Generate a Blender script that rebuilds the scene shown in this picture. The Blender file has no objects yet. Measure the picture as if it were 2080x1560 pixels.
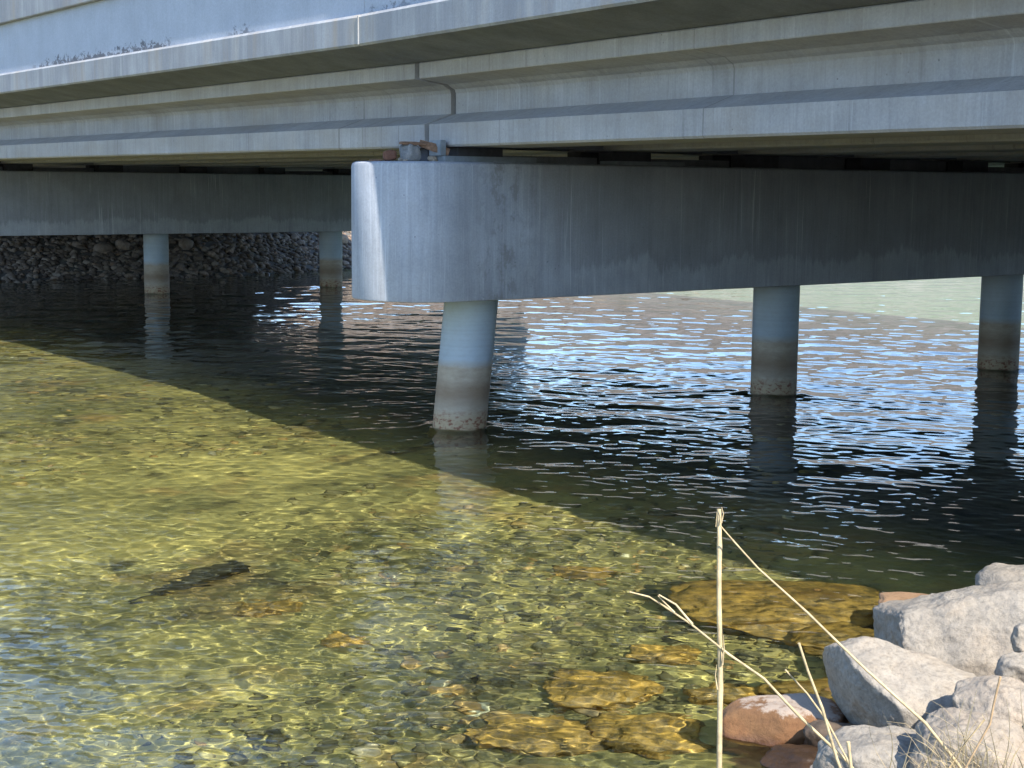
import bpy, bmesh, math, random
import numpy as np
from mathutils import Vector, Matrix, noise

# ------------------------------------------------------------------ camera, sky, sun, exposure
SC = bpy.context.scene
COL = SC.collection
# world frame: X runs along the pier caps (up the river), Y runs along the bridge, Z up, water at z = 0
YAW, PITCH, ROLL, CAM_H, FPX = 0.6447, 0.1322, 0.0083, 2.7273, 3030.08
cam = bpy.data.cameras.new('camera'); cam_o = bpy.data.objects.new('camera', cam); COL.objects.link(cam_o)
cam_o.matrix_world = (Matrix.Translation((0, 0, CAM_H)) @ Matrix.Rotation(-YAW, 4, 'Z') @
                      Matrix.Rotation(math.pi/2 - PITCH, 4, 'X') @ Matrix.Rotation(ROLL, 4, 'Z'))
cam.sensor_width = 36.0; cam.lens = FPX/2080*36; cam.clip_start = 0.05; cam.clip_end = 3000
SC.camera = cam_o

SUN_AZ, SUN_EL = math.radians(185.8), math.radians(42)
wd = bpy.data.worlds.new('World'); SC.world = wd; wd.use_nodes = True
sky = wd.node_tree.nodes.new('ShaderNodeTexSky'); sky.sky_type = 'NISHITA'; sky.sun_disc = False
sky.sun_elevation = SUN_EL; sky.sun_rotation = SUN_AZ; sky.air_density = 1.0; sky.dust_density = 0.4; sky.ozone_density = 3.0; sky.altitude = 1200
bg = wd.node_tree.nodes['Background']; bg.inputs[1].default_value = 0.15
wd.node_tree.links.new(sky.outputs[0], bg.inputs[0])
sunl = bpy.data.lights.new('sun', 'SUN'); sun_o = bpy.data.objects.new('sun', sunl); COL.objects.link(sun_o)
sunl.energy = 3.5; sunl.angle = math.radians(0.5); sunl.color = (1.0, 0.95, 0.87)
sunl.cycles.is_caustics_light = True
S = Vector((math.sin(SUN_AZ)*math.cos(SUN_EL), math.cos(SUN_AZ)*math.cos(SUN_EL), math.sin(SUN_EL)))
sun_o.rotation_euler = S.to_track_quat('Z', 'Y').to_euler()
SC.view_settings.view_transform = 'Standard'; SC.view_settings.look = 'None'
SC.view_settings.exposure = 1.5; SC.view_settings.gamma = 1.0
try: SC.view_settings.use_curve_mapping = False
except Exception: pass
SC.render.engine = 'CYCLES'
SC.cycles.use_denoising = True
SC.cycles.caustics_refractive = True; SC.cycles.caustics_reflective = True
SC.cycles.max_bounces = 8; SC.cycles.transmission_bounces = 6; SC.cycles.sample_clamp_indirect = 20

R_ = random.Random(7)
RNG = np.random.default_rng(11)

# ------------------------------------------------------------------ helpers
_F = Vector((math.sin(YAW)*math.cos(PITCH), math.cos(YAW)*math.cos(PITCH), -math.sin(PITCH)))
_R = Vector((math.cos(YAW), -math.sin(YAW), 0)); _U = _R.cross(_F)
def ray(x, y):
    X, Y = x-1040, y-780
    c, s = math.cos(ROLL), math.sin(ROLL)
    X, Y = X*c+Y*s, -X*s+Y*c
    return (_F*FPX + _R*X - _U*Y).normalized()
def at_dist(x, y, d):               # photo pixel -> point at horizontal distance d from the viewpoint
    r = ray(x, y); return Vector((0, 0, CAM_H)) + r*(d/math.hypot(r.x, r.y))
def at_z(x, y, z=0.0):
    r = ray(x, y); return Vector((0, 0, CAM_H)) + r*((z-CAM_H)/r.z)

def tag(o, label=None, cat=None, group=None, kind=None):
    if label: o['label'] = label
    if cat: o['category'] = cat
    if group: o['group'] = group
    if kind: o['kind'] = kind
    return o
def empty(name, loc=(0, 0, 0)):
    o = bpy.data.objects.new(name, None); COL.objects.link(o); o.location = loc; return o
def mesh_obj(name, me, mat=None, parent=None, loc=None):
    o = bpy.data.objects.new(name, me); COL.objects.link(o)
    if mat and not me.materials: me.materials.append(mat)
    if parent: o.parent = parent
    if loc is not None: o.location = loc
    return o
def pydata(name, v, f, mat=None, parent=None, smooth=None, loc=None):
    me = bpy.data.meshes.new(name); me.from_pydata([tuple(p) for p in v], [], f); me.update()
    if smooth is not None:
        me.shade_smooth()
        if smooth > 0: me.set_sharp_from_angle(angle=math.radians(smooth))
    return mesh_obj(name, me, mat, parent, loc)
def fast_mesh(name, V, Q, smooth=True):
    me = bpy.data.meshes.new(name); V = np.asarray(V, np.float32); Q = np.asarray(Q, np.int32); k = Q.shape[1]
    me.vertices.add(len(V)); me.vertices.foreach_set('co', V.ravel())
    me.loops.add(Q.size); me.loops.foreach_set('vertex_index', Q.ravel())
    me.polygons.add(len(Q)); me.polygons.foreach_set('loop_start', np.arange(0, Q.size, k, dtype=np.int32))
    me.update(calc_edges=True)
    if smooth: me.shade_smooth()
    return me
def grid_quads(n, m):               # m rows of n
    i = np.arange(n*m).reshape(m, n)
    return np.stack([i[:-1, :-1], i[:-1, 1:], i[1:, 1:], i[1:, :-1]], -1).reshape(-1, 4)
def box(name, x0, x1, y0, y1, z0, z1, mat, parent, bev=0.0):
    bm = bmesh.new(); bmesh.ops.create_cube(bm, size=1)
    for v in bm.verts: v.co = Vector(((x0+x1)/2+v.co.x*(x1-x0), (y0+y1)/2+v.co.y*(y1-y0), (z0+z1)/2+v.co.z*(z1-z0)))
    if bev: bmesh.ops.bevel(bm, geom=bm.edges[:], offset=bev, segments=2, affect='EDGES')
    me = bpy.data.meshes.new(name); bm.to_mesh(me); bm.free()
    return mesh_obj(name, me, mat, parent)

# smooth value noise on numpy arrays
def vnoise(X, Y, seed=0):
    r = np.random.default_rng(seed); T = r.random((64, 64))
    xi = np.floor(X).astype(int); yi = np.floor(Y).astype(int); fx = X-xi; fy = Y-yi
    fx = fx*fx*(3-2*fx); fy = fy*fy*(3-2*fy)
    g = lambda a, b: T[a % 64, b % 64]
    return (g(xi, yi)*(1-fx)+g(xi+1, yi)*fx)*(1-fy)+(g(xi, yi+1)*(1-fx)+g(xi+1, yi+1)*fx)*fy

# ------------------------------------------------------------------ materials
class NT:
    def __init__(s, name):
        s.m = bpy.data.materials.new(name); s.m.use_nodes = True; s.t = s.m.node_tree
        s.bsdf = s.t.nodes['Principled BSDF']; s.out = s.t.nodes['Material Output']
    def n(s, typ, **kw):
        nd = s.t.nodes.new(typ)
        for k, v in kw.items():
            if isinstance(k, str) and hasattr(nd, k): setattr(nd, k, v)
        return nd
    def l(s, a, b): s.t.links.new(a, b)
    def coords(s, scale=(1, 1, 1), kind='Object', warp=0):
        tc = s.n('ShaderNodeTexCoord'); mp = s.n('ShaderNodeMapping'); mp.inputs['Scale'].default_value = scale
        s.l(tc.outputs[kind], mp.inputs[0]); return mp.outputs[0]
    def noise(s, scale=(1, 1, 1), sc=1.0, detail=4, rough=.55, dist=0.0, kind='Object'):
        nd = s.n('ShaderNodeTexNoise'); nd.inputs['Scale'].default_value = sc; nd.inputs['Detail'].default_value = detail
        nd.inputs['Roughness'].default_value = rough; nd.inputs['Distortion'].default_value = dist
        s.l(s.coords(scale, kind), nd.inputs['Vector']); return nd.outputs[0]
    def ramp(s, fac, stops):
        cr = s.n('ShaderNodeValToRGB'); el = cr.color_ramp.elements
        while len(el) < len(stops): el.new(0.5)
        for e, (p, c) in zip(el, stops): e.position = p; e.color = (c if len(c) == 4 else (*c, 1)) if not isinstance(c, float) else (c, c, c, 1)
        s.l(fac, cr.inputs[0]); return cr.outputs[0]
    def mix(s, fac, a, b, mode='MIX'):
        mx = s.n('ShaderNodeMix'); mx.data_type = 'RGBA'; mx.blend_type = mode; mx.clamp_factor = True
        for sock, val in ((mx.inputs[0], fac), (mx.inputs[6], a), (mx.inputs[7], b)):
            if isinstance(val, (int, float)): sock.default_value = val
            elif isinstance(val, tuple): sock.default_value = (*val, 1) if len(val) == 3 else val
            else: s.l(val, sock)
        return mx.outputs[2]
    def math(s, op, a, b=0.0, clamp=False):
        md = s.n('ShaderNodeMath'); md.operation = op; md.use_clamp = clamp
        for sock, val in ((md.inputs[0], a), (md.inputs[1], b)):
            if isinstance(val, (int, float)): sock.default_value = val
            else: s.l(val, sock)
        return md.outputs[0]
    def sep(s, kind='Object'):
        tc = s.n('ShaderNodeTexCoord'); sp = s.n('ShaderNodeSeparateXYZ'); s.l(tc.outputs[kind], sp.inputs[0]); return sp.outputs
    def mapr(s, v, a, b, c=0.0, d=1.0):
        mr = s.n('ShaderNodeMapRange'); mr.inputs[1].default_value = a; mr.inputs[2].default_value = b
        mr.inputs[3].default_value = c; mr.inputs[4].default_value = d; s.l(v, mr.inputs[0]); return mr.outputs[0]
    def bump(s, h, strength=.3, dist=.01, prev=None):
        b = s.n('ShaderNodeBump'); b.inputs['Strength'].default_value = strength; b.inputs['Distance'].default_value = dist
        s.l(h, b.inputs['Height'])
        if prev: s.l(prev, b.inputs['Normal'])
        return b.outputs[0]
    def done(s, col, rough=.85, nrm=None, spec=.3):
        if isinstance(col, tuple): s.bsdf.inputs['Base Color'].default_value = (*col, 1)
        else: s.l(col, s.bsdf.inputs['Base Color'])
        if isinstance(rough, (int, float)): s.bsdf.inputs['Roughness'].default_value = rough
        else: s.l(rough, s.bsdf.inputs['Roughness'])
        s.bsdf.inputs['Specular IOR Level'].default_value = spec
        if nrm: s.l(nrm, s.bsdf.inputs['Normal'])
        return s.m

def concrete(name, base, dark=.72, streak=.5, warm=.3, pores=.5, extra=None):
    t = NT(name)
    b = tuple(base)
    mott = t.noise((1, 1, 1), 1.7, 6, .6)
    col = t.mix(t.ramp(mott, [(.3, 0.0), (.7, 1.0)]), tuple(c*dark for c in b), tuple(min(c*1.12, .9) for c in b))
    st = t.noise((9, 9, .55), 1.6, 5, .65)                                # run marks down the face
    col = t.mix(t.math('MULTIPLY', t.ramp(st, [(.46, 0.0), (.7, 1.0)]), streak), col, tuple(c*.55 for c in b))
    st2 = t.noise((22, 22, .9), 1.3, 4, .6)
    col = t.mix(t.math('MULTIPLY', t.ramp(st2, [(.56, 0.0), (.72, 1.0)]), streak*.7), col, tuple(min(c*1.45, .8) for c in b))
    wm = t.noise((2.2, 2.2, .8), 1.0, 3, .5)
    col = t.mix(t.math('MULTIPLY', t.ramp(wm, [(.5, 0.0), (.75, 1.0)]), warm), col, (b[0]*1.08, b[1]*.93, b[2]*.74))
    fine = t.noise((1, 1, 1), 45, 5, .7)
    col = t.mix(.35, col, t.ramp(fine, [(.25, .55), (.8, 1.4)]), 'MULTIPLY')
    pv = t.n('ShaderNodeTexVoronoi'); pv.inputs['Scale'].default_value = 11; t.l(t.coords(), pv.inputs['Vector'])
    gate = t.ramp(t.noise((1, 1, 1), 3.0, 2), [(.5, 0.0), (.62, 1.0)])
    pit = t.math('MULTIPLY', t.ramp(pv.outputs['Distance'], [(.05, 1.0), (.11, 0.0)]), gate)
    col = t.mix(t.math('MULTIPLY', pit, pores), col, tuple(c*.3 for c in b))
    if extra: col = extra(t, col)
    h = t.math('ADD', t.math('MULTIPLY', fine, .6), t.math('ADD', t.math('MULTIPLY', st2, .5), t.math('MULTIPLY', mott, .8)))
    h = t.math('SUBTRACT', h, pit)
    return t.done(col, .88, t.bump(h, .55, .006), .25)

def cap_extra(t, col):                                                    # washed lower band with an uneven drippy top, drips of lime
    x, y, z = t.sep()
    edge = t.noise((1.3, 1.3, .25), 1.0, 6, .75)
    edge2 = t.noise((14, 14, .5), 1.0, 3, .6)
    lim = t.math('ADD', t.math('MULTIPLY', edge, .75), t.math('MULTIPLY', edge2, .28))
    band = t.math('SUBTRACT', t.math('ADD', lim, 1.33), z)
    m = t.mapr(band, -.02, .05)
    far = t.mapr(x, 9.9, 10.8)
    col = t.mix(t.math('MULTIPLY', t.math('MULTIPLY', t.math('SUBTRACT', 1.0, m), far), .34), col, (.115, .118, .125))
    dr = t.noise((17, 17, .35), 1.0, 5, .7, 1.2)
    col = t.mix(t.math('MULTIPLY', t.ramp(dr, [(.58, 0.0), (.65, 1.0)]), t.math('MULTIPLY', t.ramp(t.noise((1.1, 1.1, .6), 1.0, 3), [(.42, 0.0), (.6, 1.0)]), .7)), col, (.55, .57, .60))
    dr2 = t.noise((30, 30, .6), 1.0, 5, .75, .6)
    col = t.mix(t.math('MULTIPLY', t.ramp(dr2, [(.56, 0.0), (.64, 1.0)]), .22), col, (.15, .155, .17))
    rough_patch = t.noise((7, 7, 4), 1.0, 6, .75)
    nx = t.math('MULTIPLY', t.mapr(x, 9.15, 9.5), t.mapr(x, 10.2, 9.7))
    col = t.mix(t.math('MULTIPLY', t.math('MULTIPLY', t.ramp(rough_patch, [(.5, 0.0), (.6, 1.0)]), nx), .5), col, (.17, .165, .15))
    return col
def fascia_extra(t, col):
    a = t.noise((1.6, 1.6, .35), 1.3, 4, .6)
    col = t.mix(t.math('MULTIPLY', t.ramp(a, [(.42, 0.0), (.6, 1.0)]), .5), col, (.22, .225, .24))
    b = t.noise((2.6, 2.6, .3), 1.0, 4, .6)
    col = t.mix(t.math('MULTIPLY', t.ramp(b, [(.52, 0.0), (.70, 1.0)]), .4), col, (.42, .33, .22))
    c = t.noise((5, 5, .4), 1.0, 4, .6)
    return t.mix(t.math('MULTIPLY', t.ramp(c, [(.57, 0.0), (.74, 1.0)]), .4), col, (.56, .56, .55))
def barrier_extra(t, col):                                                # black growth creeping up from the ledge
    x, y, z = t.sep()
    low = t.mapr(z, 4.49, 4.72, 1.0, 0.0)
    n1 = t.noise((6, 6, 9), 1.0, 7, .8)
    along = t.noise((.35, .35, .1), 1.0, 2, .5)
    m = t.ramp(t.math('ADD', t.math('MULTIPLY', n1, .62), t.math('ADD', t.math('MULTIPLY', low, .18), t.math('MULTIPLY', along, .30))), [(.61, 0.0), (.64, 1.0)])
    m = t.math('MULTIPLY', t.math('MULTIPLY', m, t.ramp(low, [(.0, 0.0), (.15, 1.0)])), t.ramp(along, [(.46, 0.0), (.56, 1.0)]))
    return t.mix(t.math('MULTIPLY', m, .8), col, (.07, .07, .075))

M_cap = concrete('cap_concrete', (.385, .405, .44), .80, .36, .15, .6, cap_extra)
def girder_extra(t, col):                                                # fine dark run-off lines that follow the profile, cast bands
    r1 = t.noise((.02, 6.5, .05), 1.0, 4, .75)
    gate = t.ramp(t.noise((.02, .5, .8), 1.0, 3, .6), [(.46, 0.0), (.62, 1.0)])
    col = t.mix(t.math('MULTIPLY', t.math('MULTIPLY', t.ramp(r1, [(.60, 0.0), (.64, 1.0)]), gate), .55), col, (.13, .125, .12))
    r2 = t.noise((.02, 11, .4), 1.0, 5, .75)
    col = t.mix(t.math('MULTIPLY', t.ramp(r2, [(.60, 0.0), (.66, 1.0)]), .45), col, (.56, .57, .58))
    wm = t.noise((1, .5, 2.0), 1.0, 5, .65)
    return t.mix(t.math('MULTIPLY', t.ramp(wm, [(.45, 0.0), (.65, 1.0)]), .45), col, (.33, .30, .26))
M_gird = concrete('girder_concrete', (.41, .405, .405), .84, .38, .25, .7, girder_extra)
M_deck = concrete('deck_concrete', (.36, .37, .38), .85, .35, .2, .3, fascia_extra)
M_soff = concrete('shaded_soffit_concrete', (.20, .215, .245), .7, .3, .2, .3)  # darker copy of the deck concrete, overhang shade put into its colour
M_barr = concrete('barrier_concrete', (.41, .44, .49), .95, .10, .05, .2, barrier_extra)
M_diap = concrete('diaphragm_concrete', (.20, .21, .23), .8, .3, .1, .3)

def pile_mat():
    t = NT('pile_paint'); x, y, z = t.sep()
    n1 = t.noise((3, 3, 8), 1.0, 4); n2 = t.noise((6, 6, 16), 1.0, 5, .7)
    zz = t.math('ADD', z, t.math('MULTIPLY', t.math('SUBTRACT', n1, .5), .07))
    paint = t.mix(t.ramp(t.noise((1, 1, 1), 2.5, 4), [(.3, 0.0), (.7, 1.0)]), (.34, .41, .47), (.40, .47, .53))
    weath = t.mix(t.ramp(n2, [(.35, 0.0), (.65, 1.0)]), (.33, .27, .20), (.43, .365, .275))
    col = t.mix(t.mapr(zz, .70, .80), weath, paint)
    rb = t.math('MULTIPLY', t.mapr(zz, .62, .45), t.mapr(zz, .24, .40))
    col = t.mix(t.math('MULTIPLY', rb, .7), col, (.20, .13, .075))
    low = t.mapr(zz, .26, .10)
    col = t.mix(t.math('MULTIPLY', low, .65), col, (.43, .31, .16))
    spots = t.ramp(t.noise((1, 1, 1.8), 16, 5, .75), [(.50, 0.0), (.58, 1.0)])
    zone = t.ramp(t.math('ADD', t.mapr(z, .30, .05), t.math('MULTIPLY', n1, .3)), [(.35, 0.0), (.8, 1.0)])
    col = t.mix(t.math('MULTIPLY', spots, t.math('ADD', t.math('MULTIPLY', zone, .85), .06)), col, (.20, .06, .03))
    col = t.mix(t.mapr(z, .03, -.05), col, (.07, .065, .035))
    rings = t.noise((.3, .3, 30), 1.0, 3)
    col = t.mix(.25, col, t.ramp(rings, [(.3, .75), (.7, 1.15)]), 'MULTIPLY')
    return t.done(col, .55, t.bump(t.noise((1, 1, 1), 30, 4), .25, .004), .4)
M_pile = pile_mat()

def plain(name, c, rough=.7, var=.25, sc=12, metal=0, spec=.3, bumpd=.003):
    t = NT(name); n = t.noise((1, 1, 1), sc, 5, .65)
    col = t.mix(t.ramp(n, [(.3, 0.0), (.7, 1.0)]), tuple(k*(1-var) for k in c), tuple(k*(1+var) for k in c))
    t.bsdf.inputs['Metallic'].default_value = metal
    return t.done(col, rough, t.bump(n, .4, bumpd), spec)
M_rubber = plain('bearing_rubber', (.06, .06, .065), .8)
M_steel = plain('galvanised_steel', (.26, .29, .31), .55, .2, 9, .3, .5)
M_wood = plain('weathered_wood', (.23, .135, .085), .85, .4, 30)

def rock_mat(name, lo, hi, warm=(.36, .25, .17), warmf=.3, wet=True, speck=.5, bump=.6, fine_s=38, wetz=.06, rand=.25, moss=0.0):
    t = NT(name)
    n1 = t.noise((1, 1, 1), 3.2, 7, .62); n2 = t.noise((1, 1, 1), fine_s, 6, .72)
    col = t.mix(t.ramp(n1, [(.3, 0.0), (.68, 1.0)]), lo, hi)
    w = t.noise((1, 1, 1.4), 2.0, 4, .6)
    col = t.mix(t.math('MULTIPLY', t.ramp(w, [(.46, 0.0), (.66, 1.0)]), warmf), col, warm)
    col = t.mix(speck, col, t.ramp(n2, [(.28, .5), (.5, 1.0), (.75, 1.35)]), 'MULTIPLY')
    v = t.n('ShaderNodeTexVoronoi'); v.inputs['Scale'].default_value = 60; t.l(t.coords(), v.inputs['Vector'])
    col = t.mix(t.math('MULTIPLY', t.ramp(v.outputs['Distance'], [(.1, 1.0), (.22, 0.0)]), .35*speck), col, tuple(c*.35 for c in lo))
    oi = t.n('ShaderNodeObjectInfo')
    col = t.mix(1.0, col, t.ramp(oi.outputs['Random'], [(0, 1-rand), (1, 1+rand)]), 'MULTIPLY')
    rough = .85
    if wet:                                                               # damp band and slime by the water line (world height)
        g = t.n('ShaderNodeNewGeometry'); sp = t.n('ShaderNodeSeparateXYZ'); t.l(g.outputs['Position'], sp.inputs[0])
        zz = t.math('ADD', sp.outputs[2], t.math('MULTIPLY', t.math('SUBTRACT', n1, .5), .16))
        wetm = t.mapr(zz, wetz+.03, wetz-.02)
        col = t.mix(wetm, col, t.mix(1.0, col, (.42, .33, .24), 'MULTIPLY'))
        under = t.mapr(zz, .0, -.05)
        col = t.mix(t.math('MULTIPLY', under, .9), col, t.mix(t.ramp(t.noise((1, 1, 1), 5.5, 8, .78), [(.40, 0.0), (.62, 1.0)]), (.14, .10, .035), (.68, .40, .09)))
        rough = t.mapr(wetm, 0, 1, .86, .35)
    h = t.math('ADD', t.math('MULTIPLY', n2, .5), n1)
    return t.done(col, rough, t.bump(h, bump, .022), .35)
M_boulder = rock_mat('granite_boulder', (.235, .205, .165), (.335, .295, .24), (.32, .235, .15), .4, rand=.08, bump=.9, speck=.75)
M_boulder_pink = rock_mat('pinkish_boulder', (.27, .225, .175), (.36, .305, .24), (.34, .245, .16), .5, rand=.08, bump=.9, speck=.75)
M_brown = rock_mat('wet_brown_boulder', (.12, .055, .02), (.22, .11, .042), (.19, .07, .022), .6, wetz=.02, rand=.05)
def dry_top(m):                                                        # whitish dried crust on the top that never gets wet
    t = NT.__new__(NT); t.m = m; t.t = m.node_tree; t.bsdf = t.t.nodes['Principled BSDF']
    t.bsdf.inputs['Specular IOR Level'].default_value = .6
    src = t.bsdf.inputs['Base Color'].links[0].from_socket
    g = t.n('ShaderNodeNewGeometry'); sp = t.n('ShaderNodeSeparateXYZ'); t.l(g.outputs['Position'], sp.inputs[0])
    n = t.noise((1, 1, 1), 9, 6, .75)
    z = t.math('ADD', sp.outputs[2], t.math('MULTIPLY', t.math('SUBTRACT', n, .5), .16))
    t.l(t.mix(t.math('MULTIPLY', t.mapr(z, .148, .165), .7), src, (.42, .35, .28)), t.bsdf.inputs['Base Color'])
dry_top(M_brown)
M_rust = rock_mat('rusty_wet_rock', (.20, .12, .06), (.34, .21, .12), (.28, .13, .05), .6, wetz=.05, rand=.05)
M_dark = rock_mat('dark_wet_rock', (.07, .05, .035), (.13, .095, .065), (.15, .09, .05), .4, wetz=.1, rand=.05)
M_sub = rock_mat('submerged_rock', (.25, .19, .07), (.36, .27, .10), (.34, .2, .06), .4, rand=.2)
M_rip = rock_mat('riprap_stone', (.145, .11, .085), (.25, .205, .165), (.26, .165, .105), .4, fine_s=14, speck=.3, rand=.45)
M_reds = rock_mat('reddish_stone', (.16, .075, .05), (.24, .12, .085), (.2, .09, .05), .3, wet=False, fine_s=60)
M_greys = rock_mat('dark_grey_stone', (.08, .08, .08), (.34, .34, .33), (.2, .17, .15), .3, wet=False, fine_s=70)

def stuff_stone_mat(name, stops, fs=25):
    t = NT(name); a = t.n('ShaderNodeAttribute'); a.attribute_name = 'tint'; n = t.noise((1, 1, 1), fs, 4, .6)
    col = t.ramp(a.outputs['Fac'], stops)
    col = t.mix(.5, col, t.ramp(n, [(.3, .6), (.7, 1.35)]), 'MULTIPLY')
    return t.done(col, .8, t.bump(n, .4, .006))
M_bedstone = stuff_stone_mat('bed_cobbles', [(0, (.10, .085, .04)), (.3, (.19, .16, .07)), (.55, (.29, .24, .10)), (.74, (.44, .35, .12)), (.85, (.46, .27, .09)), (.93, (.62, .56, .34)), (1, (.20, .17, .08))])
M_ripstuff = stuff_stone_mat('riprap_fill', [(0, (.07, .052, .042)), (.5, (.165, .13, .10)), (.8, (.26, .22, .18)), (1, (.24, .15, .095))], 12)

def ground_mat():
    t = NT('ground_soil')
    g = t.n('ShaderNodeNewGeometry'); sp = t.n('ShaderNodeSeparateXYZ'); t.l(g.outputs['Position'], sp.inputs[0])
    n1 = t.noise((1, 1, 1), .55, 5, .6); n2 = t.noise((1, 1, 1), 7, 6, .7)
    bed = t.mix(t.ramp(n1, [(.35, 0.0), (.65, 1.0)]), (.16, .145, .06), (.40, .33, .12))
    bed = t.mix(t.ramp(n2, [(.35, 0.0), (.7, 1.0)]), bed, t.mix(1.0, bed, (1.5, 1.4, 1.15), 'MULTIPLY'))
    ora = t.ramp(t.noise((1, 1, 1), .8, 4, .6), [(.55, 0.0), (.68, 1.0)])
    bed = t.mix(t.math('MULTIPLY', ora, .6), bed, (.40, .23, .075))
    drk = t.ramp(t.noise((1, 1, 1), 1.3, 5, .7), [(.56, 0.0), (.66, 1.0)])
    bed = t.mix(t.math('MULTIPLY', drk, .75), bed, (.045, .04, .022))
    bed = t.mix(t.math('MULTIPLY', t.math('MULTIPLY', t.mapr(sp.outputs[0], 8.7, 10.4), t.mapr(sp.outputs[0], 24.0, 22.0)), .9), bed, (.03, .038, .045))  # dark band under the deck: bridge shadow painted into the bed colour
    bed = t.mix(t.mapr(sp.outputs[0], 22.5, 27.0), bed, (.36, .46, .34))  # past the far deck edge the sunlit look is painted in as paler green
    soil = t.mix(n2, (.09, .085, .075), (.16, .15, .135))
    far = t.mapr(sp.outputs[2], 2.0, 5.0)
    tan = t.mix(t.noise((1, 1, 1), .08, 5, .6), (.34, .26, .17), (.20, .17, .09))
    col = t.mix(t.mapr(sp.outputs[2], -.03, .05), bed, soil)
    col = t.mix(far, col, tan)
    return t.done(col, .9, t.bump(n2, .5, .03))
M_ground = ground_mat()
def hill_mat():
    t = NT('dry_hillside'); n = t.noise((1, 1, 1), .03, 8, .65); n2 = t.noise((1, 1, 1), .35, 5, .7)
    col = t.mix(t.ramp(n, [(.35, 0.0), (.65, 1.0)]), (.25, .21, .185), (.17, .15, .12))
    col = t.mix(t.ramp(n2, [(.5, 0.0), (.6, 1.0)]), col, (.06, .065, .035))
    return t.done(col, .95)
M_hill = hill_mat()
def water_mat():
    t = NT('river_water'); b = t.bsdf
    b.inputs['Base Color'].default_value = (.77, .89, .80, 1)
    b.inputs['Roughness'].default_value = 0.0; b.inputs['IOR'].default_value = 1.333
    b.inputs['Transmission Weight'].default_value = 1.0
    return t.m
M_water = water_mat()
M_straw = plain('dry_straw', (.46, .355, .20), .6, .35, 26, spec=.35, bumpd=.001)
M_straw2 = plain('dry_twig', (.40, .27, .15), .7, .25, 40, bumpd=.001)

# ------------------------------------------------------------------ ground and river bed
def near_line(X): return np.clip(4.35+.36*(X-5.2), 2.2, 6.0) - .25*np.clip(X-27, 0, 60)
def far_line(X): return 40.8+np.clip((X-20)*.38, 0, 12)+.5*np.sin(X*.21)
def terrain(X, Y):
    X = np.asarray(X, float); Y = np.asarray(Y, float)
    sn = near_line(X); sf = far_line(X)
    d = Y-sn
    bed = -(.42*(1-np.exp(-np.clip(d, 0, 99)/1.3))+.75*(1-np.exp(-np.clip(d, 0, 99)/9.0)))
    bed += .10*(vnoise(X*.55+9, Y*.55+3, 3)-.5)*np.clip(d, 0, 1) + .05*(vnoise(X*2.1, Y*2.1, 4)-.5)
    bed = np.where(X > 24, bed+.6*np.clip((X-24)/10, 0, 1)*(d > 2), bed)
    cap_h = np.where(X < 8, 1.12, 3.2)
    up = np.minimum(.40*np.clip(-d, 0, 99), cap_h)+.04*(vnoise(X*2, Y*2, 5)-.5)
    z = np.where(d > 0, bed, up)
    df = Y-sf
    farz = np.minimum(.42*df, 3.4+.35*vnoise(X*.1, Y*.1, 8))
    return np.where(df > -2.6, np.maximum(z, farz), z)
def axis(lo, a, b, hi, fine, grow=1.18):
    c = list(np.arange(a, b, fine)); st = fine; x = c[-1]
    while x < hi: st *= grow; x += st; c.append(x)
    st = fine; x = a
    while x > lo: st *= grow; x -= st; c.insert(0, x)
    return np.array(c)
gx = axis(-260, 0.0, 15, 420, .12); gy = axis(-260, 2.0, 18, 420, .12)
GX, GY = np.meshgrid(gx, gy); GZ = terrain(GX, GY)
me = fast_mesh('river_bed', np.stack([GX, GY, GZ], -1).reshape(-1, 3), grid_quads(len(gx), len(gy)))
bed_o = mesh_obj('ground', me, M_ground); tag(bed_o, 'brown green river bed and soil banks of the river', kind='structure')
bed_o.cycles.is_caustics_receiver = True

# far hills, seen mostly mirrored in the water
hv = []; NA, NR = 220, 26
for j in range(NR):
    for i in range(NA):
        a = math.radians(-70+220*i/(NA-1)); r = 150+j*16
        env = math.sin(math.pi*min(j/13, 1)/2)**2
        n = noise.fractal(Vector((math.sin(a)*r*.012, math.cos(a)*r*.012, 2.2)), .9, 2.1, 5)
        hv.append((math.sin(a)*r, math.cos(a)*r, 1.5+env*(37+14*n)))
me = fast_mesh('hills', hv, grid_quads(NA, NR)); hills = mesh_obj('hills', me, M_hill)
tag(hills, 'low dry tan hills beyond the river', kind='structure')

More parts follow.
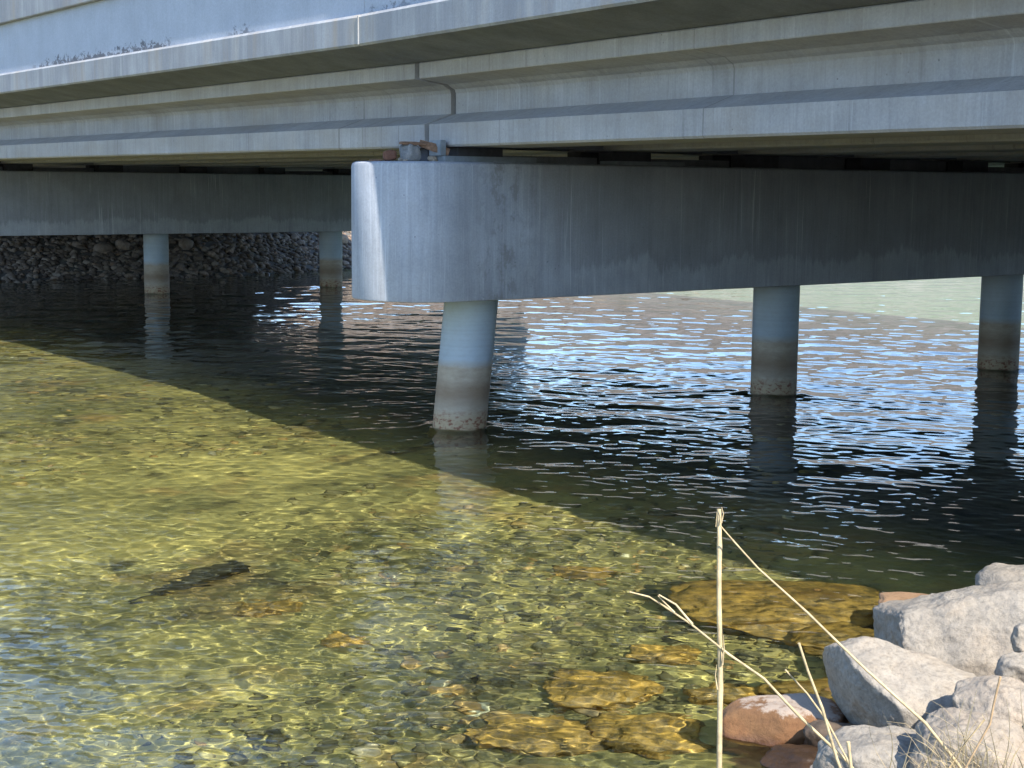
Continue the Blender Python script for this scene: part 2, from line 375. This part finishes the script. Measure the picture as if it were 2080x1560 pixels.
# ------------------------------------------------------------------ water: real waves, finest near the bank
def wave_height(X, Y, res):
    r = np.random.default_rng(21)
    Z = np.zeros_like(X); D = np.hypot(X, Y)
    patch = .55+.9*vnoise(X*.33+4, Y*.33, 31); patch2 = .5+vnoise(X*.12+9, Y*.2+2, 32)
    wx = X+.25*(vnoise(X*.7, Y*.7, 41)-.5); wy = Y+.25*(vnoise(X*.7+20, Y*.7+7, 42)-.5)
    main = math.radians(35)
    for i in range(180):
        lam = .05*(34 ** (r.random()**1.5))
        th = main+r.normal(0, .95)
        ph = r.random()*6.283; amp = .0027*lam**.92*(.6+.8*r.random())
        fade = np.clip((lam/np.maximum(res, 1e-4)-2.6)/2.0, 0, 1)
        k = 2*math.pi/lam
        amp *= 1.0 if lam < .22 else .62
        Z += amp*fade*(patch if lam < .5 else patch2)*np.sin(k*(wx*math.cos(th)+wy*math.sin(th))+ph)
    Z *= WAVE
    for (px, py) in PILE_W:                                               # water heaped at each pile and a wake down river
        d = np.hypot(X-px, Y-py)
        Z += .030*np.exp(-((d-.38)/.11)**2)
        u = px-X; v = Y-py
        Z += np.where(u > 0, .012*np.exp(-u/1.2)*np.sin(14*(np.abs(v)-.32*u))*np.exp(-((np.abs(v)-.34*u-.3)/.25)**2), 0)
    return Z
WAVE = 0.44
PILE_W = [(9.57, 13.71), (14.69, 13.71), (19.65, 13.71), (15.24, 34.9), (20.1, 34.9)]
view_a = YAW
ang = np.concatenate([np.linspace(-math.pi, -.46, 90)[:-1], np.arange(-.46, .46, .0022), np.linspace(.46, math.pi, 90)[1:]])+view_a
rad = [3.0]
while rad[-1] < 600:
    q = rad[-1]; st = .013 if q < 9 else (.013+.0011*(q-9)) if q < 22 else (.0273+.004*(q-22)) if q < 50 else .14+.05*(q-50)
    rad.append(q+st)
rad = np.array(rad)
A, Rr = np.meshgrid(ang, rad); WX = np.sin(A)*Rr; WY = np.cos(A)*Rr
dr = np.gradient(rad)[:, None]*np.ones_like(A); da = np.gradient(ang)[None, :]*Rr
WZ = wave_height(WX, WY, np.maximum(dr, da))
me = fast_mesh('river_water', np.stack([WX, WY, WZ], -1).reshape(-1, 3), grid_quads(len(ang), len(rad)))
water = mesh_obj('river_water', me, M_water); tag(water, 'clear rippled river water flowing under the bridge', kind='structure')
water.cycles.is_caustics_caster = True
print('water quads', len(me.polygons), 'normal z', me.polygons[0].normal.z)

# ------------------------------------------------------------------ the bridge
SF, SB, SAB = 13.71, 34.90, 56.0
KINK = .056
bridge = empty('road_bridge', (17.2, SF, 0))
tag(bridge, 'grey concrete girder road bridge crossing the river on low round piers', 'bridge')
def kx(x, y): return x - KINK*(SF-y) if y < SF else x
def W2B(p): return (p[0]-17.2, p[1]-SF, p[2])
def sweep(name, prof, y0, y1, mat, parent=bridge, step=3.5, sharp=25):
    n = max(2, int(abs(y1-y0)/step)+1); ys = np.linspace(y0, y1, n); k = len(prof)
    v = [(kx(x, y), y, z) for y in ys for x, z in prof]; f = []
    for j in range(n-1):
        for i in range(k):
            a, b = j*k+i, j*k+(i+1) % k; f.append((a, b, b+k, a+k))
    f.append(tuple(range(k))[::-1]); f.append(tuple((n-1)*k+i for i in range(k)))
    me = bpy.data.meshes.new(name); me.from_pydata(v, [], f)
    bm = bmesh.new(); bm.from_mesh(me); bmesh.ops.recalc_face_normals(bm, faces=bm.faces); bm.to_mesh(me); bm.free()
    o = mesh_obj(name, me, mat, parent)
    if parent is bridge: o.matrix_parent_inverse = Matrix.Translation((-17.2, -SF, 0))
    return o
def bpart(o, par=bridge):
    o.parent = par
    o.matrix_parent_inverse = Matrix.Translation((-17.2, -SF, 0)) if par is bridge else Matrix.Identity(4)
    return o

ZB, ZT = 1.498, 2.972
CAPR = .755
def pier_cap(y):
    x0, x1 = 9.045+(.5 if y > 20 else 0), 25.295+(.5 if y > 20 else 0); NS = 40
    out = []
    for i in range(NS+1):
        a = math.pi/2+math.pi*i/NS; out.append((x0, y, math.cos(a), math.sin(a)))
    for i in range(NS+1):
        a = -math.pi/2+math.pi*i/NS; out.append((x1, y, math.cos(a), math.sin(a)))
    rings = [(CAPR-.025, ZB), (CAPR-.006, ZB+.006), (CAPR, ZB+.025), (CAPR, 2.2), (CAPR, ZT-.05), (CAPR-.012, ZT-.018), (CAPR-.045, ZT)]
    v = []; f = []; k = len(out)
    for r, z in rings:
        for cx, cy, ca, sa in out:
            n = 0
            if ZB+.03 < z < ZT-.03: n = .004*noise.noise(Vector((cx+ca*3, cy+sa*3, z*2)))
            v.append((cx+ca*(r+n), cy+sa*(r+n), z))
    for j in range(len(rings)-1):
        for i in range(k):
            a, b = j*k+i, j*k+(i+1) % k; f.append((a, b, b+k, a+k))
    f.append(tuple(range(k))[::-1]); f.append(tuple((len(rings)-1)*k+i for i in range(k)))
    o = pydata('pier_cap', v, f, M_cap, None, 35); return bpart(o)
def pile(cap, xt, xb, y):
    N = 40; v = []; f = []; zs = [ZB+.03, 1.1, .6, .2, 0, -.4, -1.6]
    for z in zs:
        t = (ZB-z)/ZB; x = xt+(xb-xt)*t
        for i in range(N): a = 2*math.pi*i/N; v.append((x+.305*math.cos(a), y+.305*math.sin(a), z))
    for j in range(len(zs)-1):
        for i in range(N): a, b = j*N+i, j*N+(i+1) % N; f.append((a, a+N, b+N, b))
    f.append(tuple(range(N)))
    o = pydata('pile', v, f, M_pile, cap, 40); o.matrix_parent_inverse = Matrix.Identity(4)
    o.cycles.is_caustics_receiver = True
    return o
caps = []
for y in (SF, SB):
    c = pier_cap(y); caps.append(c)
    for k in range(4):
        xt = 9.73+4.957*k+(.5 if y > 20 else 0); xb = xt-(.165 if k == 0 else 0)+(.165 if k == 3 else 0)
        pile(c, xt, xb, y)
# girders: flanges, web and fillets, with end gap over the caps
GW = 9.553
def gprof(cx, s=1):
    h = [(.0, 4.03), (.541, 4.03), (.553, 4.018), (.553, 3.868), (.545, 3.859), (.187, 3.815), (.140, 3.785), (.095, 3.765), (.076, 3.726), (.076, 3.505), (.426, 3.380), (.426, 3.155), (.405, 3.134)]
    L = [(cx-a, z) for a, z in h[1:]]; Rg = [(cx+a, z) for a, z in h[1:]][::-1]
    return L+Rg
GX_ = [GW+k*2.18 for k in range(8)]
spans = [(-16, SF-.04), (SF+.055, SB-.03), (SB+.03, SAB)]
for (a, b) in spans:
    for gx_ in GX_:
        g = sweep('girder', gprof(gx_), a, b, M_gird, step=5)
for yy in (SF, SB):
    for k in range(7):
        for s in (-.42, .24):
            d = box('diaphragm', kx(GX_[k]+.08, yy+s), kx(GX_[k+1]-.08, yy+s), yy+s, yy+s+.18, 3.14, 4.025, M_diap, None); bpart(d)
    for k in range(7):
        top = 3.06 if k in (0, 1, 4) else 3.128
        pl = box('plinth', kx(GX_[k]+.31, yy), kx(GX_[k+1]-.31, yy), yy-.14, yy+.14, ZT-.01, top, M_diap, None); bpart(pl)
    for k in range(8):
        for s in (-.30, .30):
            p = box('bearing_pad', kx(GX_[k]-.30, yy+s), kx(GX_[k]+.30, yy+s), yy+s-.13, yy+s+.13, ZT+.002, 3.131, M_rubber, None, .006); bpart(p)
# filler seen in the joint between the girder ends
j = box('joint_filler', 9.50, 24.8, SF-.004, SF+.008, 3.20, 4.02, M_rubber, None); bpart(j)
# deck slab with chamfered edge
def deckprof():
    h = [(8.262, 4.185), (8.262, 4.455), (8.296, 4.488)]
    m = [(34.34-x, z) for x, z in h][::-1]
    return h+m+[(34.34-8.284, 4.162), (34.34-9.02, 4.034), (9.02, 4.034), (8.284, 4.162)]
for (a, b) in ((-16, SF-.007), (SF+.007, SB-.006), (SB+.006, SAB)):
    sl = sweep('deck_slab', deckprof(), a, b, M_deck, step=2.5)
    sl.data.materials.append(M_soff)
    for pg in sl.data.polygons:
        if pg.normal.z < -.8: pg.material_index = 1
    for sgn in (0, 1):
        fl = (lambda x: x) if not sgn else (lambda x: 34.34-x)
        bp = [(8.338, 4.484), (8.342, 5.285), (8.60, 5.285), (8.62, 4.484)]
        bo = sweep('barrier', [(fl(x), z) for x, z in bp], a-.004, b+.004, M_barr, step=2.5)
        rp = [(8.262, 5.287), (8.254, 5.298), (8.254, 5.80), (8.272, 5.818), (8.64, 5.818), (8.655, 5.80), (8.655, 5.29)]
        ys = np.arange(a, b, 6.1)
        for q, ya in enumerate(ys):
            rl = sweep('top_rail', [(fl(x), z) for x, z in rp], ya, min(ya+6.088, b), M_deck, parent=bo, step=2.5)
# mortar lip on the fascia joint
lip = box('joint_seal', 8.254, 8.29, SF-.012, SF+.012, 4.175, 4.47, M_deck, None, .004); bpart(lip)
# steel sole plate and keeper angle under the near girder end
for (x0, x1, y0, y1, z0, z1) in ((9.02, 10.25, SF-.50, SF-.20, 2.976, 3.035), (8.99, 9.06, SF-.46, SF-.24, 3.036, 3.20), (11.4, 12.5, SF-.50, SF-.22, 2.976, 3.02)):
    s_ = box('bearing_plate', x0, x1, y0, y1, z0, z1, M_steel, None, .004); bpart(s_)
# far abutment wall behind the riprap
ab = box('abutment_wall', 8.5, 25.8, SAB-.6, SAB+.9, 1.5, 4.02, M_cap, None, .02); bpart(ab)

# ------------------------------------------------------------------ stones
def ico(sub):
    bm = bmesh.new(); bmesh.ops.create_icosphere(bm, subdivisions=sub, radius=1)
    v = np.array([q.co[:] for q in bm.verts]); f = np.array([[x.index for x in q.verts] for q in bm.faces]); bm.free(); return v, f
def rock_mesh(name, sub, dims, seed, lump=.22, boxy=.85, fine=.014, rot=None, planes=()):
    v, f = ico(sub); out = []
    off = Vector((seed*7.13, seed*3.7, seed*1.9))
    rr = random.Random(seed)
    cuts = [(Vector((rr.gauss(0, 1), rr.gauss(0, 1), rr.gauss(0, 1))).normalized(), rr.uniform(.80, 1.0)) for _ in range(6)]
    cuts += [(Vector(n_).normalized(), d_) for n_, d_ in planes]
    for p in v:
        p = Vector(p)
        q = Vector([math.copysign(abs(c)**boxy, c) for c in p]); q *= 1/max(.75, (abs(q.x)**3+abs(q.y)**3+abs(q.z)**3)**(1/3)) if True else 1
        q *= 1+lump*noise.noise(p*.9+off)+lump*.45*noise.noise(p*2.1+off)
        for n_, dd in cuts:                                               # worn flat facets
            e = q.dot(n_)-dd
            if e > 0: q -= n_*e*.74
        q = Vector((q.x*dims[0], q.y*dims[1], q.z*dims[2]))
        if fine:
            q += q.normalized()*(fine*noise.fractal(q*7+off, .75, 2.1, 6)+fine*.35*noise.noise(q*38+off))
        if rot: q = rot @ q
        out.append(q)
    me = bpy.data.meshes.new(name); me.from_pydata([tuple(q) for q in out], [], [tuple(map(int, t)) for t in f]); me.update(); me.shade_smooth()
    return me
def place_rock(px, py, dist, wpx, hpx, mat, label, seed, name='boulder', cat='boulder', group=None, depth=.8, tilt=0.0, sub=5, **kw):
    c = at_dist(px, py, dist); m = math.dist(c, (0, 0, CAM_H))/FPX
    a = wpx*m/2; th = math.atan2(CAM_H-c.z, dist); b = a*depth
    hh = hpx*m/2; cc = math.sqrt(max((hh*hh-(b*math.sin(th))**2), (.35*hh)**2))/math.cos(th)
    az = math.atan2(c.x, c.y)
    rot = Matrix.Rotation(-az, 3, 'Z') @ Matrix.Rotation(math.radians(tilt), 3, 'Y')
    me = rock_mesh(name, sub, (a, b, cc), seed, rot=rot, **kw)
    o = mesh_obj(name, me, mat, None, c); tag(o, label, cat, group)
    o.cycles.is_caustics_receiver = True
    return o
G_B = 'boulders on the near bank'
place_rock(1965, 1300, 8.25, 350, 215, M_boulder, 'largest pale grey boulder with pitted top, reaching the right edge', 3, group=G_B, tilt=-7, boxy=.8, depth=.75, sub=6, fine=.02, lump=.16, planes=(((-1, -.3, .1), .82), ((.05, -.85, .5), .74), ((-.35, .1, 1), .78)))
place_rock(2068, 1196, 9.3, 165, 95, M_boulder, 'smooth grey boulder farthest back at the right edge, above the largest boulder', 5, group=G_B, tilt=0)
place_rock(2078, 1235, 8.75, 110, 90, M_boulder, 'pale rock wedged between the farthest boulder and the largest one', 45, group=G_B, tilt=0)
place_rock(1838, 1432, 7.15, 350, 208, M_boulder, 'pale speckled boulder with dark shaded left face beside the wet brown rock', 8, group=G_B, tilt=8, depth=.7, boxy=.85, sub=6, lump=.14, planes=(((-.90, -.48, -.28), .42), ((.12, -.45, 1), .70)))
place_rock(2045, 1458, 6.75, 200, 130, M_boulder_pink, 'pinkish beige boulder at the right edge behind the grass tuft', 12, group=G_B, tilt=0, sub=6)
place_rock(1800, 1556, 6.2, 260, 135, M_boulder, 'low grey boulder cut off by the bottom edge, left of the grass tuft', 15, group=G_B, tilt=-3, sub=6)
place_rock(1990, 1548, 6.05, 250, 170, M_boulder_pink, 'beige cracked boulder in the bottom right corner under the grass tuft', 19, group=G_B, tilt=3, sub=6, fine=.02)
place_rock(2072, 1363, 7.45, 84, 72, M_boulder, 'small rounded dark speckled stone at the right edge under the largest boulder', 22, group=G_B)
place_rock(2080, 1298, 7.55, 50, 66, M_boulder, 'small pale upright stone at the right edge, partly leaning on the largest boulder', 25, group=G_B)
place_rock(1588, 1468, 7.36, 250, 104, M_brown, 'wet reddish brown rock half under water with a dry whitish top', 28, group=G_B, depth=.62, boxy=1.0, lump=.10, tilt=-5, fine=.008)
place_rock(1865, 1232, 9.5, 150, 44, M_rust, 'flat brown wet rock just above the water behind the largest boulder', 31, group=G_B)
place_rock(1630, 1550, 6.95, 150, 60, M_dark, 'dark flat wet rock in shallow water at the bottom edge', 34, group=G_B)
place_rock(1690, 1510, 7.1, 120, 80, M_dark, 'dark rock in the shade below the boulder with the dark face', 36, group=G_B)
# submerged rocks
subs = [(1610, 1160, 9.9, 420, 150, 'broad yellow submerged rock slab nearest to the shadow edge'),
        (1730, 1185, 9.2, 230, 100, 'yellow submerged rock touching the shadow edge left of the largest boulder'),
        (1710, 1300, 8.1, 280, 110, 'golden submerged rock just left of the largest boulder'),
        (1230, 1262, 8.3, 230, 105, 'orange tinted submerged rock left of the tall straw stalk'),
        (1110, 1375, 7.6, 250, 85, 'pale yellow submerged rock in the lower middle of the river bed'),
        (1310, 1365, 7.6, 230, 100, 'rusty orange submerged rock just left of the tall stalk'),
        (1120, 1505, 6.9, 90, 60, 'small ochre submerged rock near the bottom edge'),
        (1480, 1270, 8.2, 150, 70, 'dull olive submerged rock right behind the tall stalk'),
        (1350, 1180, 8.9, 120, 45, 'brown submerged rock beside the shadow edge, left of the broad slab'),
        (700, 1130, 9.4, 90, 26, 'dark stone under water in the middle of the sunlit bed'),
        (1180, 1010, 11.0, 110, 28, 'brown stone under water by the middle of the shadow edge'),
        (540, 1065, 10.3, 110, 30, 'dark brown flat stone under water left of the reflection of the leaning pile')]
for i, (px, py, d, w, h, lb) in enumerate(subs):
    o = place_rock(px, py+6, d, w, h, M_sub, lb, 60+i, name='submerged_rock', cat='rock', group='rocks under the water', depth=.85, sub=5, lump=.5, boxy=1.0, fine=.045)
    o.location.z = max(float(terrain(o.location.x, o.location.y))+.05, (-.27, -.20, -.20)[i] if i < 3 else -9)
# dark sunken log
lg = []
a_, b_ = at_z(270, 1262, -.35), at_z(480, 1188, -.35)
def tube(name, pts, rads, mat, parent=None, N=8, flat=1.0):
    v = []; f = []
    for i, p in enumerate(pts):
        p = Vector(p); t = (Vector(pts[min(i+1, len(pts)-1)])-Vector(pts[max(i-1, 0)])).normalized()
        up = Vector((0, 0, 1)) if abs(t.z) < .9 else Vector((1, 0, 0))
        a = t.cross(up).normalized(); b = a.cross(t)
        for k in range(N):
            q = 2*math.pi*k/N; v.append(p+(a*math.cos(q)+b*math.sin(q)*flat)*rads[i])
    for i in range(len(pts)-1):
        for k in range(N): x, y = i*N+k, i*N+(k+1) % N; f.append((x, y, y+N, x+N))
    f.append(tuple(range(N))[::-1]); f.append(tuple((len(pts)-1)*N+k for k in range(N)))
    return pydata(name, v, f, mat, parent, 60)
M_log = plain('sunken_log_bark', (.05, .045, .025), .8, .4, 18)
zb_ = lambda p: float(terrain(p.x, p.y))
pts = []
for i in range(12):
    p = a_.lerp(b_, i/11); p.z = zb_(p)+.09; p.x += .03*math.sin(i*1.3); pts.append(p)
lo = tube('sunken_log', pts, [.03+.10*math.sin(math.pi*min(i/9, 1)/2)**2 for i in range(12)], M_log, N=14)
tag(lo, 'dark tapering log lying on the sunlit river bed at the left', 'log'); lo.cycles.is_caustics_receiver = True

def scatter(name, pos, size, flat, tint, sub, mat):
    v0, f0 = ico(sub); n = len(pos); nv = len(v0); r = RNG
    V = np.empty((n, nv, 3), np.float32)
    variants = []
    for s in range(12):
        off = r.random(3)*50; q = v0*(1+.35*np.array([noise.noise(Vector(p)*1.2+Vector(off)) for p in v0])[:, None]); variants.append(q)
    for i in range(n):
        q = variants[i % 12]*np.array([size[i]*r.uniform(.8, 1.5), size[i]*r.uniform(.6, 1.0), size[i]*flat*r.uniform(.6, 1.1)])
        a = r.random()*6.283; c, s = math.cos(a), math.sin(a)
        x = q[:, 0]*c-q[:, 1]*s; y = q[:, 0]*s+q[:, 1]*c
        V[i, :, 0] = x+pos[i, 0]; V[i, :, 1] = y+pos[i, 1]; V[i, :, 2] = q[:, 2]+pos[i, 2]+.35*r.normal()*0+(x*.25*math.sin(a*3))
    F = (f0[None]+(np.arange(n)*nv)[:, None, None]).reshape(-1, 3)
    me = fast_mesh(name, V.reshape(-1, 3), F)
    at = me.attributes.new('tint', 'FLOAT', 'POINT'); at.data.foreach_set('value', np.repeat(tint, nv).astype(np.float32))
    o = mesh_obj(name, me, mat); o.cycles.is_caustics_receiver = True; return o
def fan(n, r0, r1, a0=-.40, a1=.42, pw=1.0):
    u = RNG.random(n)**pw; r = np.sqrt(r0*r0+(r1*r1-r0*r0)*u); a = YAW+RNG.uniform(a0, a1, n)
    return np.sin(a)*r, np.cos(a)*r
for (n, r0, r1, s0, s1, sub, nm) in ((8500, 4.8, 12, .014, .06, 2, 'river_cobbles'), (10000, 12, 30, .035, .095, 1, 'river_cobbles')):
    x, y = fan(n, r0, r1); z = terrain(x, y); keep = z < -.03
    x, y, z = x[keep], y[keep], z[keep]
    sand = vnoise(x*.45+30, y*.45+8, 77) > .36+.5*RNG.random(len(x))**2
    sand &= (x < 9.3) | (RNG.random(len(x)) < .35)
    x, y, z = x[sand], y[sand], z[sand]
    clus = vnoise(x*.8+5, y*.8, 51); sz = s0+(s1-s0)*RNG.random(len(x))**3*1.2*(.5+clus)
    tint = np.clip(RNG.random(len(x))*.7+.35*(vnoise(x*.6, y*.6, 52)-.2), 0, 1)
    tint = np.where(RNG.random(len(x)) < .07, RNG.uniform(.82, 1, len(x)), tint)
    o = scatter(nm, np.stack([x, y, z+sz*.15], -1), sz, .55, tint, sub, M_bedstone)
    tag(o, 'small brown, green and ochre cobbles covering the river bed', kind='stuff')
# gravel between boulders on the near bank
NG = 3200; x = RNG.uniform(-1.0, 16, NG); y = near_line(x)-RNG.uniform(-.35, 4.6, NG); kp = np.hypot(x, y) > 1.6; x = x[kp]; y = y[kp]; NG = len(x); z = terrain(x, y); sz = .04+.11*RNG.random(NG)**2
o = scatter('bank_gravel', np.stack([x, y, z+sz*.2], -1), sz, .7, RNG.random(NG)*.9, 2, M_ripstuff)
tag(o, 'small grey stones and gravel between the bank boulders', kind='stuff')

# riprap on the far bank: the stones that show largest are things of their own
protos = [rock_mesh('riprap_stone', 2, (1, .72, .6), 100+i, lump=.4, boxy=.8, fine=0) for i in range(8)]
for p in protos: p.materials.append(M_rip)
XW, YW = [], []
cand = []
taken = []
def free(x, y, r):
    for (a, b, c) in taken:
        if (a-x)**2+(b-y)**2 < (c+r)**2*.62: return False
    return True
tries = 0
while len(cand) < 300 and tries < 20000:
    tries += 1
    x = R_.uniform(12.6, 27.8); up = R_.random()**1.1*5.2
    y = float(far_line(np.array(x)))+up-.15
    r = R_.choice([.09, .10, .11, .13, .15, .17]) if R_.random() > .03 else R_.uniform(.25, .34)
    if free(x, y, r): cand.append((x, y, r)); taken.append((x, y, r))
for (x, y, r) in cand:
    z = float(terrain(x, y)); o = mesh_obj('riprap_stone', protos[R_.randrange(8)], None, None, (x, y, z+r*.2))
    o.scale = (r, r, r); o.rotation_euler = (R_.uniform(.1, .7), R_.uniform(-.4, .4), R_.uniform(0, 6.28))
    if x+.0*y > 26.2: lb = 'sunlit pale stone on the far bank riprap just beyond the bridge shadow'
    elif r >= .25: lb = 'extra large stone among the shaded riprap on the far bank'
    else:
        sec = ('left of the left far column' if x < 15.4 else 'between the two far columns' if x < 20.3 else 'right of the right far column')
        hgt = 'at the water line' if z < .35 else 'midway up the slope' if z < 1.0 else 'high on the slope'
        lb = 'small shaded riprap stone ' + hgt + ' ' + sec
    tag(o, lb, 'stone', 'riprap stones on the far bank')
n = 10500
x = np.concatenate([RNG.uniform(11, 29, 8000), RNG.uniform(29, 60, n-8000)]); up = RNG.random(n)*8.0; y = far_line(x)+up-.5; z = terrain(x, y); sz = .05+.085*RNG.random(n)**1.5
sz = np.where(x > 29, sz*2.2, sz)
o = scatter('riprap_fill', np.stack([x, y, z], -1), sz, .75, RNG.random(n)*.95, 2, M_ripstuff)
tag(o, 'mass of smaller grey brown riprap stones filling the far bank slope', kind='stuff')

# stones and wood left on the front pier cap
GR = 'debris on the end of the front pier cap'
def cap_stone(x, y, r, dims, mat, seed, label, name='stone', cat='stone', rz=0.0, dz=0.0):
    me = rock_mesh(name, 4, tuple(r*d for d in dims), seed, lump=.25, boxy=1.0, fine=.004, rot=Matrix.Rotation(rz, 3, 'Z'))
    zmin = min(v.co.z for v in me.vertices)
    o = mesh_obj(name, me, mat, None, (x, y, ZT-zmin-.003+dz)); tag(o, label, cat, GR); return o
cap_stone(8.50, 13.48, .072, (1.1, .8, .82), M_reds, 201, 'round reddish stone at the left of the pile on the pier cap')
cap_stone(8.74, 13.45, .105, (1.0, .85, .90), M_greys, 202, 'biggest grey mottled stone propping the wood on the pier cap')
cap_stone(8.97, 13.37, .05, (1.0, .8, .6), M_boulder_pink, 203, 'small angular beige stone on the pier cap right of the grey stone')
cap_stone(8.56, 13.37, .022, (1, .9, .8), M_boulder, 204, 'tiny white pebble on the pier cap below the reddish stone')
cap_stone(8.60, 13.33, .020, (1.3, .9, .6), M_boulder, 205, 'tiny pale flat pebble on the pier cap by the grey stone')
cap_stone(8.90, 13.25, .018, (1.2, .9, .6), M_boulder, 206, 'tiny pebble on the cap edge in front of the beige stone')
cap_stone(8.34+.05, 13.60, .045, (1.6, .9, .25), M_wood, 207, 'thin brown bark flake lying on the rounded cap end', 'bark_flake', 'bark')
def chunk(a, b, w, h, label):
    a = Vector(a); b = Vector(b); t = (b-a); L = t.length; t.normalize(); s = t.cross(Vector((0, 0, 1))).normalized(); u = s.cross(t)
    v = []; f = []; n = 9
    for i in range(n):
        p = a+t*L*i/(n-1); tp = .75+.25*math.sin(math.pi*(i+.6)/n)
        for (q, r) in ((-1, -1), (1, -1), (1.05, .2), (.6, 1), (-.7, .9), (-1.05, .1)):
            j1 = .12*noise.noise(Vector((i*.7, q*3, r*2+L*9)))
            v.append(p+s*(w/2*q*(tp+j1))+u*(h/2*r*(tp+j1*1.5)))
    k = 6
    for i in range(n-1):
        for m in range(k): x, y = i*k+m, i*k+(m+1) % k; f.append((x, y, y+k, x+k))
    f.append(tuple(range(k))[::-1]); f.append(tuple((n-1)*k+m for m in range(k)))
    o = pydata('wood_chunk', v, f, M_wood, None, 30); tag(o, label, 'wood', GR); return o
chunk((8.62, 13.46, 3.165), (8.93, 13.40, 3.160), .09, .035, 'flat brown wood piece lying across the grey stone on the pier cap')
chunk((8.86, 13.46, 3.17), (9.12, 13.28, 3.075), .10, .085, 'thick brown wood block leaning down to the right on the pier cap')

# ------------------------------------------------------------------ dry stalks and grass in front
def stalk(name, paths, label, mat=M_straw, cat='stalk', group='dry stalks in the foreground'):
    """paths: list of (pixel points, distance, r0, r1)"""
    root = None
    for i, (pp, d0, d1, r0, r1) in enumerate(paths):
        n = len(pp); pts = [at_dist(x, y, d0+(d1-d0)*k/(n-1)) for k, (x, y) in enumerate(pp)]
        P = []
        for k in range(n-1):
            for q in range(4): P.append(pts[k].lerp(pts[k+1], q/4))
        P.append(pts[-1])
        P = [p+Vector((noise.noise(p*3)*.004, noise.noise(p*3+Vector((5, 0, 0)))*.004, 0)) for p in P]
        m = len(P); rd = [(r0+(r1-r0)*k/(m-1))*(1+.16*(1 if k % 8 == 0 else 0)) for k in range(m)]
        o = tube(name if i == 0 else 'side_branch', P, rd, mat, root, N=8)
        if i == 0: root = o
        else: o.matrix_parent_inverse = Matrix.Identity(4)
    tag(root, label, cat, group); return root
stalk('dry_stalk', [([(1463, 1760), (1461, 1560), (1462, 1400), (1461, 1230), (1461, 1110), (1459, 1034)], 4.3, 4.35, .0088, .0066),
                    ([(1453, 1070), (1455, 1040)], 4.33, 4.33, .0012, .0007),
                    ([(1466, 1350), (1470, 1318), (1469, 1290)], 4.31, 4.30, .0030, .0008),
                    ([(1456, 1400), (1452, 1372), (1455, 1350)], 4.31, 4.31, .0024, .0006),
                    ([(1464, 1062), (1468, 1044), (1464, 1030)], 4.33, 4.33, .0022, .0006)],
      'tall thick upright straw stalk rising from the bottom edge')
stalk('dry_stalk', [([(2010, 1640), (1940, 1545), (1880, 1468), (1760, 1360), (1640, 1245), (1540, 1155), (1490, 1100), (1462, 1068)], 4.45, 4.28, .0052, .0020)],
      'long thin pale stem slanting down from the top of the tall stalk to the right')
stalk('dry_stalk', [([(1790, 1640), (1725, 1550), (1620, 1450), (1550, 1378), (1480, 1330), (1405, 1268), (1352, 1232), (1320, 1212), (1280, 1202)], 4.5, 4.15, .0050, .0020),
                    ([(1408, 1268), (1375, 1228), (1340, 1208)], 4.2, 4.2, .0040, .0020),
                    ([(1372, 1244), (1350, 1222), (1338, 1210)], 4.2, 4.21, .0030, .0012)],
      'crooked straw stem with a frayed forked tip leaning to the left')
stalk('dry_stalk', [([(1735, 1640), (1700, 1540), (1672, 1440), (1640, 1360), (1622, 1306)], 4.4, 4.35, .0050, .0036)],
      'short blunt straw stem rising just left of the boulder with the dark face')
stalk('dry_stalk', [([(1760, 1640), (1720, 1540), (1680, 1462), (1640, 1408), (1594, 1360)], 4.45, 4.4, .0038, .0024)],
      'thin leaning straw stem with a kinked tip over the wet brown rock')
stalk('dry_stalk', [([(1930, 1620), (1965, 1550), (2010, 1470), (2018, 1430), (2032, 1374)], 4.3, 4.3, .0030, .0034)],
      'brown kinked twig standing up over the boulders at the right', M_straw2)
stalk('dry_stalk', [([(1735, 1640), (1732, 1580), (1724, 1506)], 4.2, 4.2, .0060, .0048)],
      'short thick pale stub at the bottom edge left of the grass tuft')
tuft = empty('grass_tuft', at_dist(1930, 1600, 4.5)); tag(tuft, 'tuft of dry curled pale grass at the bottom right', 'grass')
tp0 = tuft.location.copy(); rt = random.Random(5)
for i in range(150):
    bx, by = rt.gauss(1960, 70), 1590+rt.random()*30
    L = rt.uniform(50, 210); an = rt.gauss(0, 1.0); curl = rt.uniform(-1.8, 1.8)
    pp = []; x, y = bx, by; hd = an
    d0 = 4.5+rt.uniform(-.15, .15)
    for k in range(7):
        pp.append((x, y)); x += math.sin(hd)*L/6; y -= math.cos(hd)*L/6; hd += curl/6*1.4
    P = [at_dist(a, b, d0) - tp0 for a, b in pp]
    o = tube('grass_blade', P, [.0028*(1-.8*k/6) for k in range(7)], M_straw, tuft, N=4, flat=.4)
# broad pale blades as in the tuft's middle
for pp, r0 in (([(1905, 1600), (1960, 1510), (2000, 1462), (1995, 1452)], .006), ([(1950, 1610), (1900, 1520), (1840, 1470), (1800, 1465)], .002), ([(1960, 1600), (1930, 1540), (1960, 1500), (1975, 1495)], .0025)):
    P = [at_dist(a, b, 4.4) - tp0 for a, b in pp]
    tube('grass_blade', P, [r0*(1-.7*k/(len(pp)-1)) for k in range(len(pp))], M_straw, tuft, N=5, flat=.4)
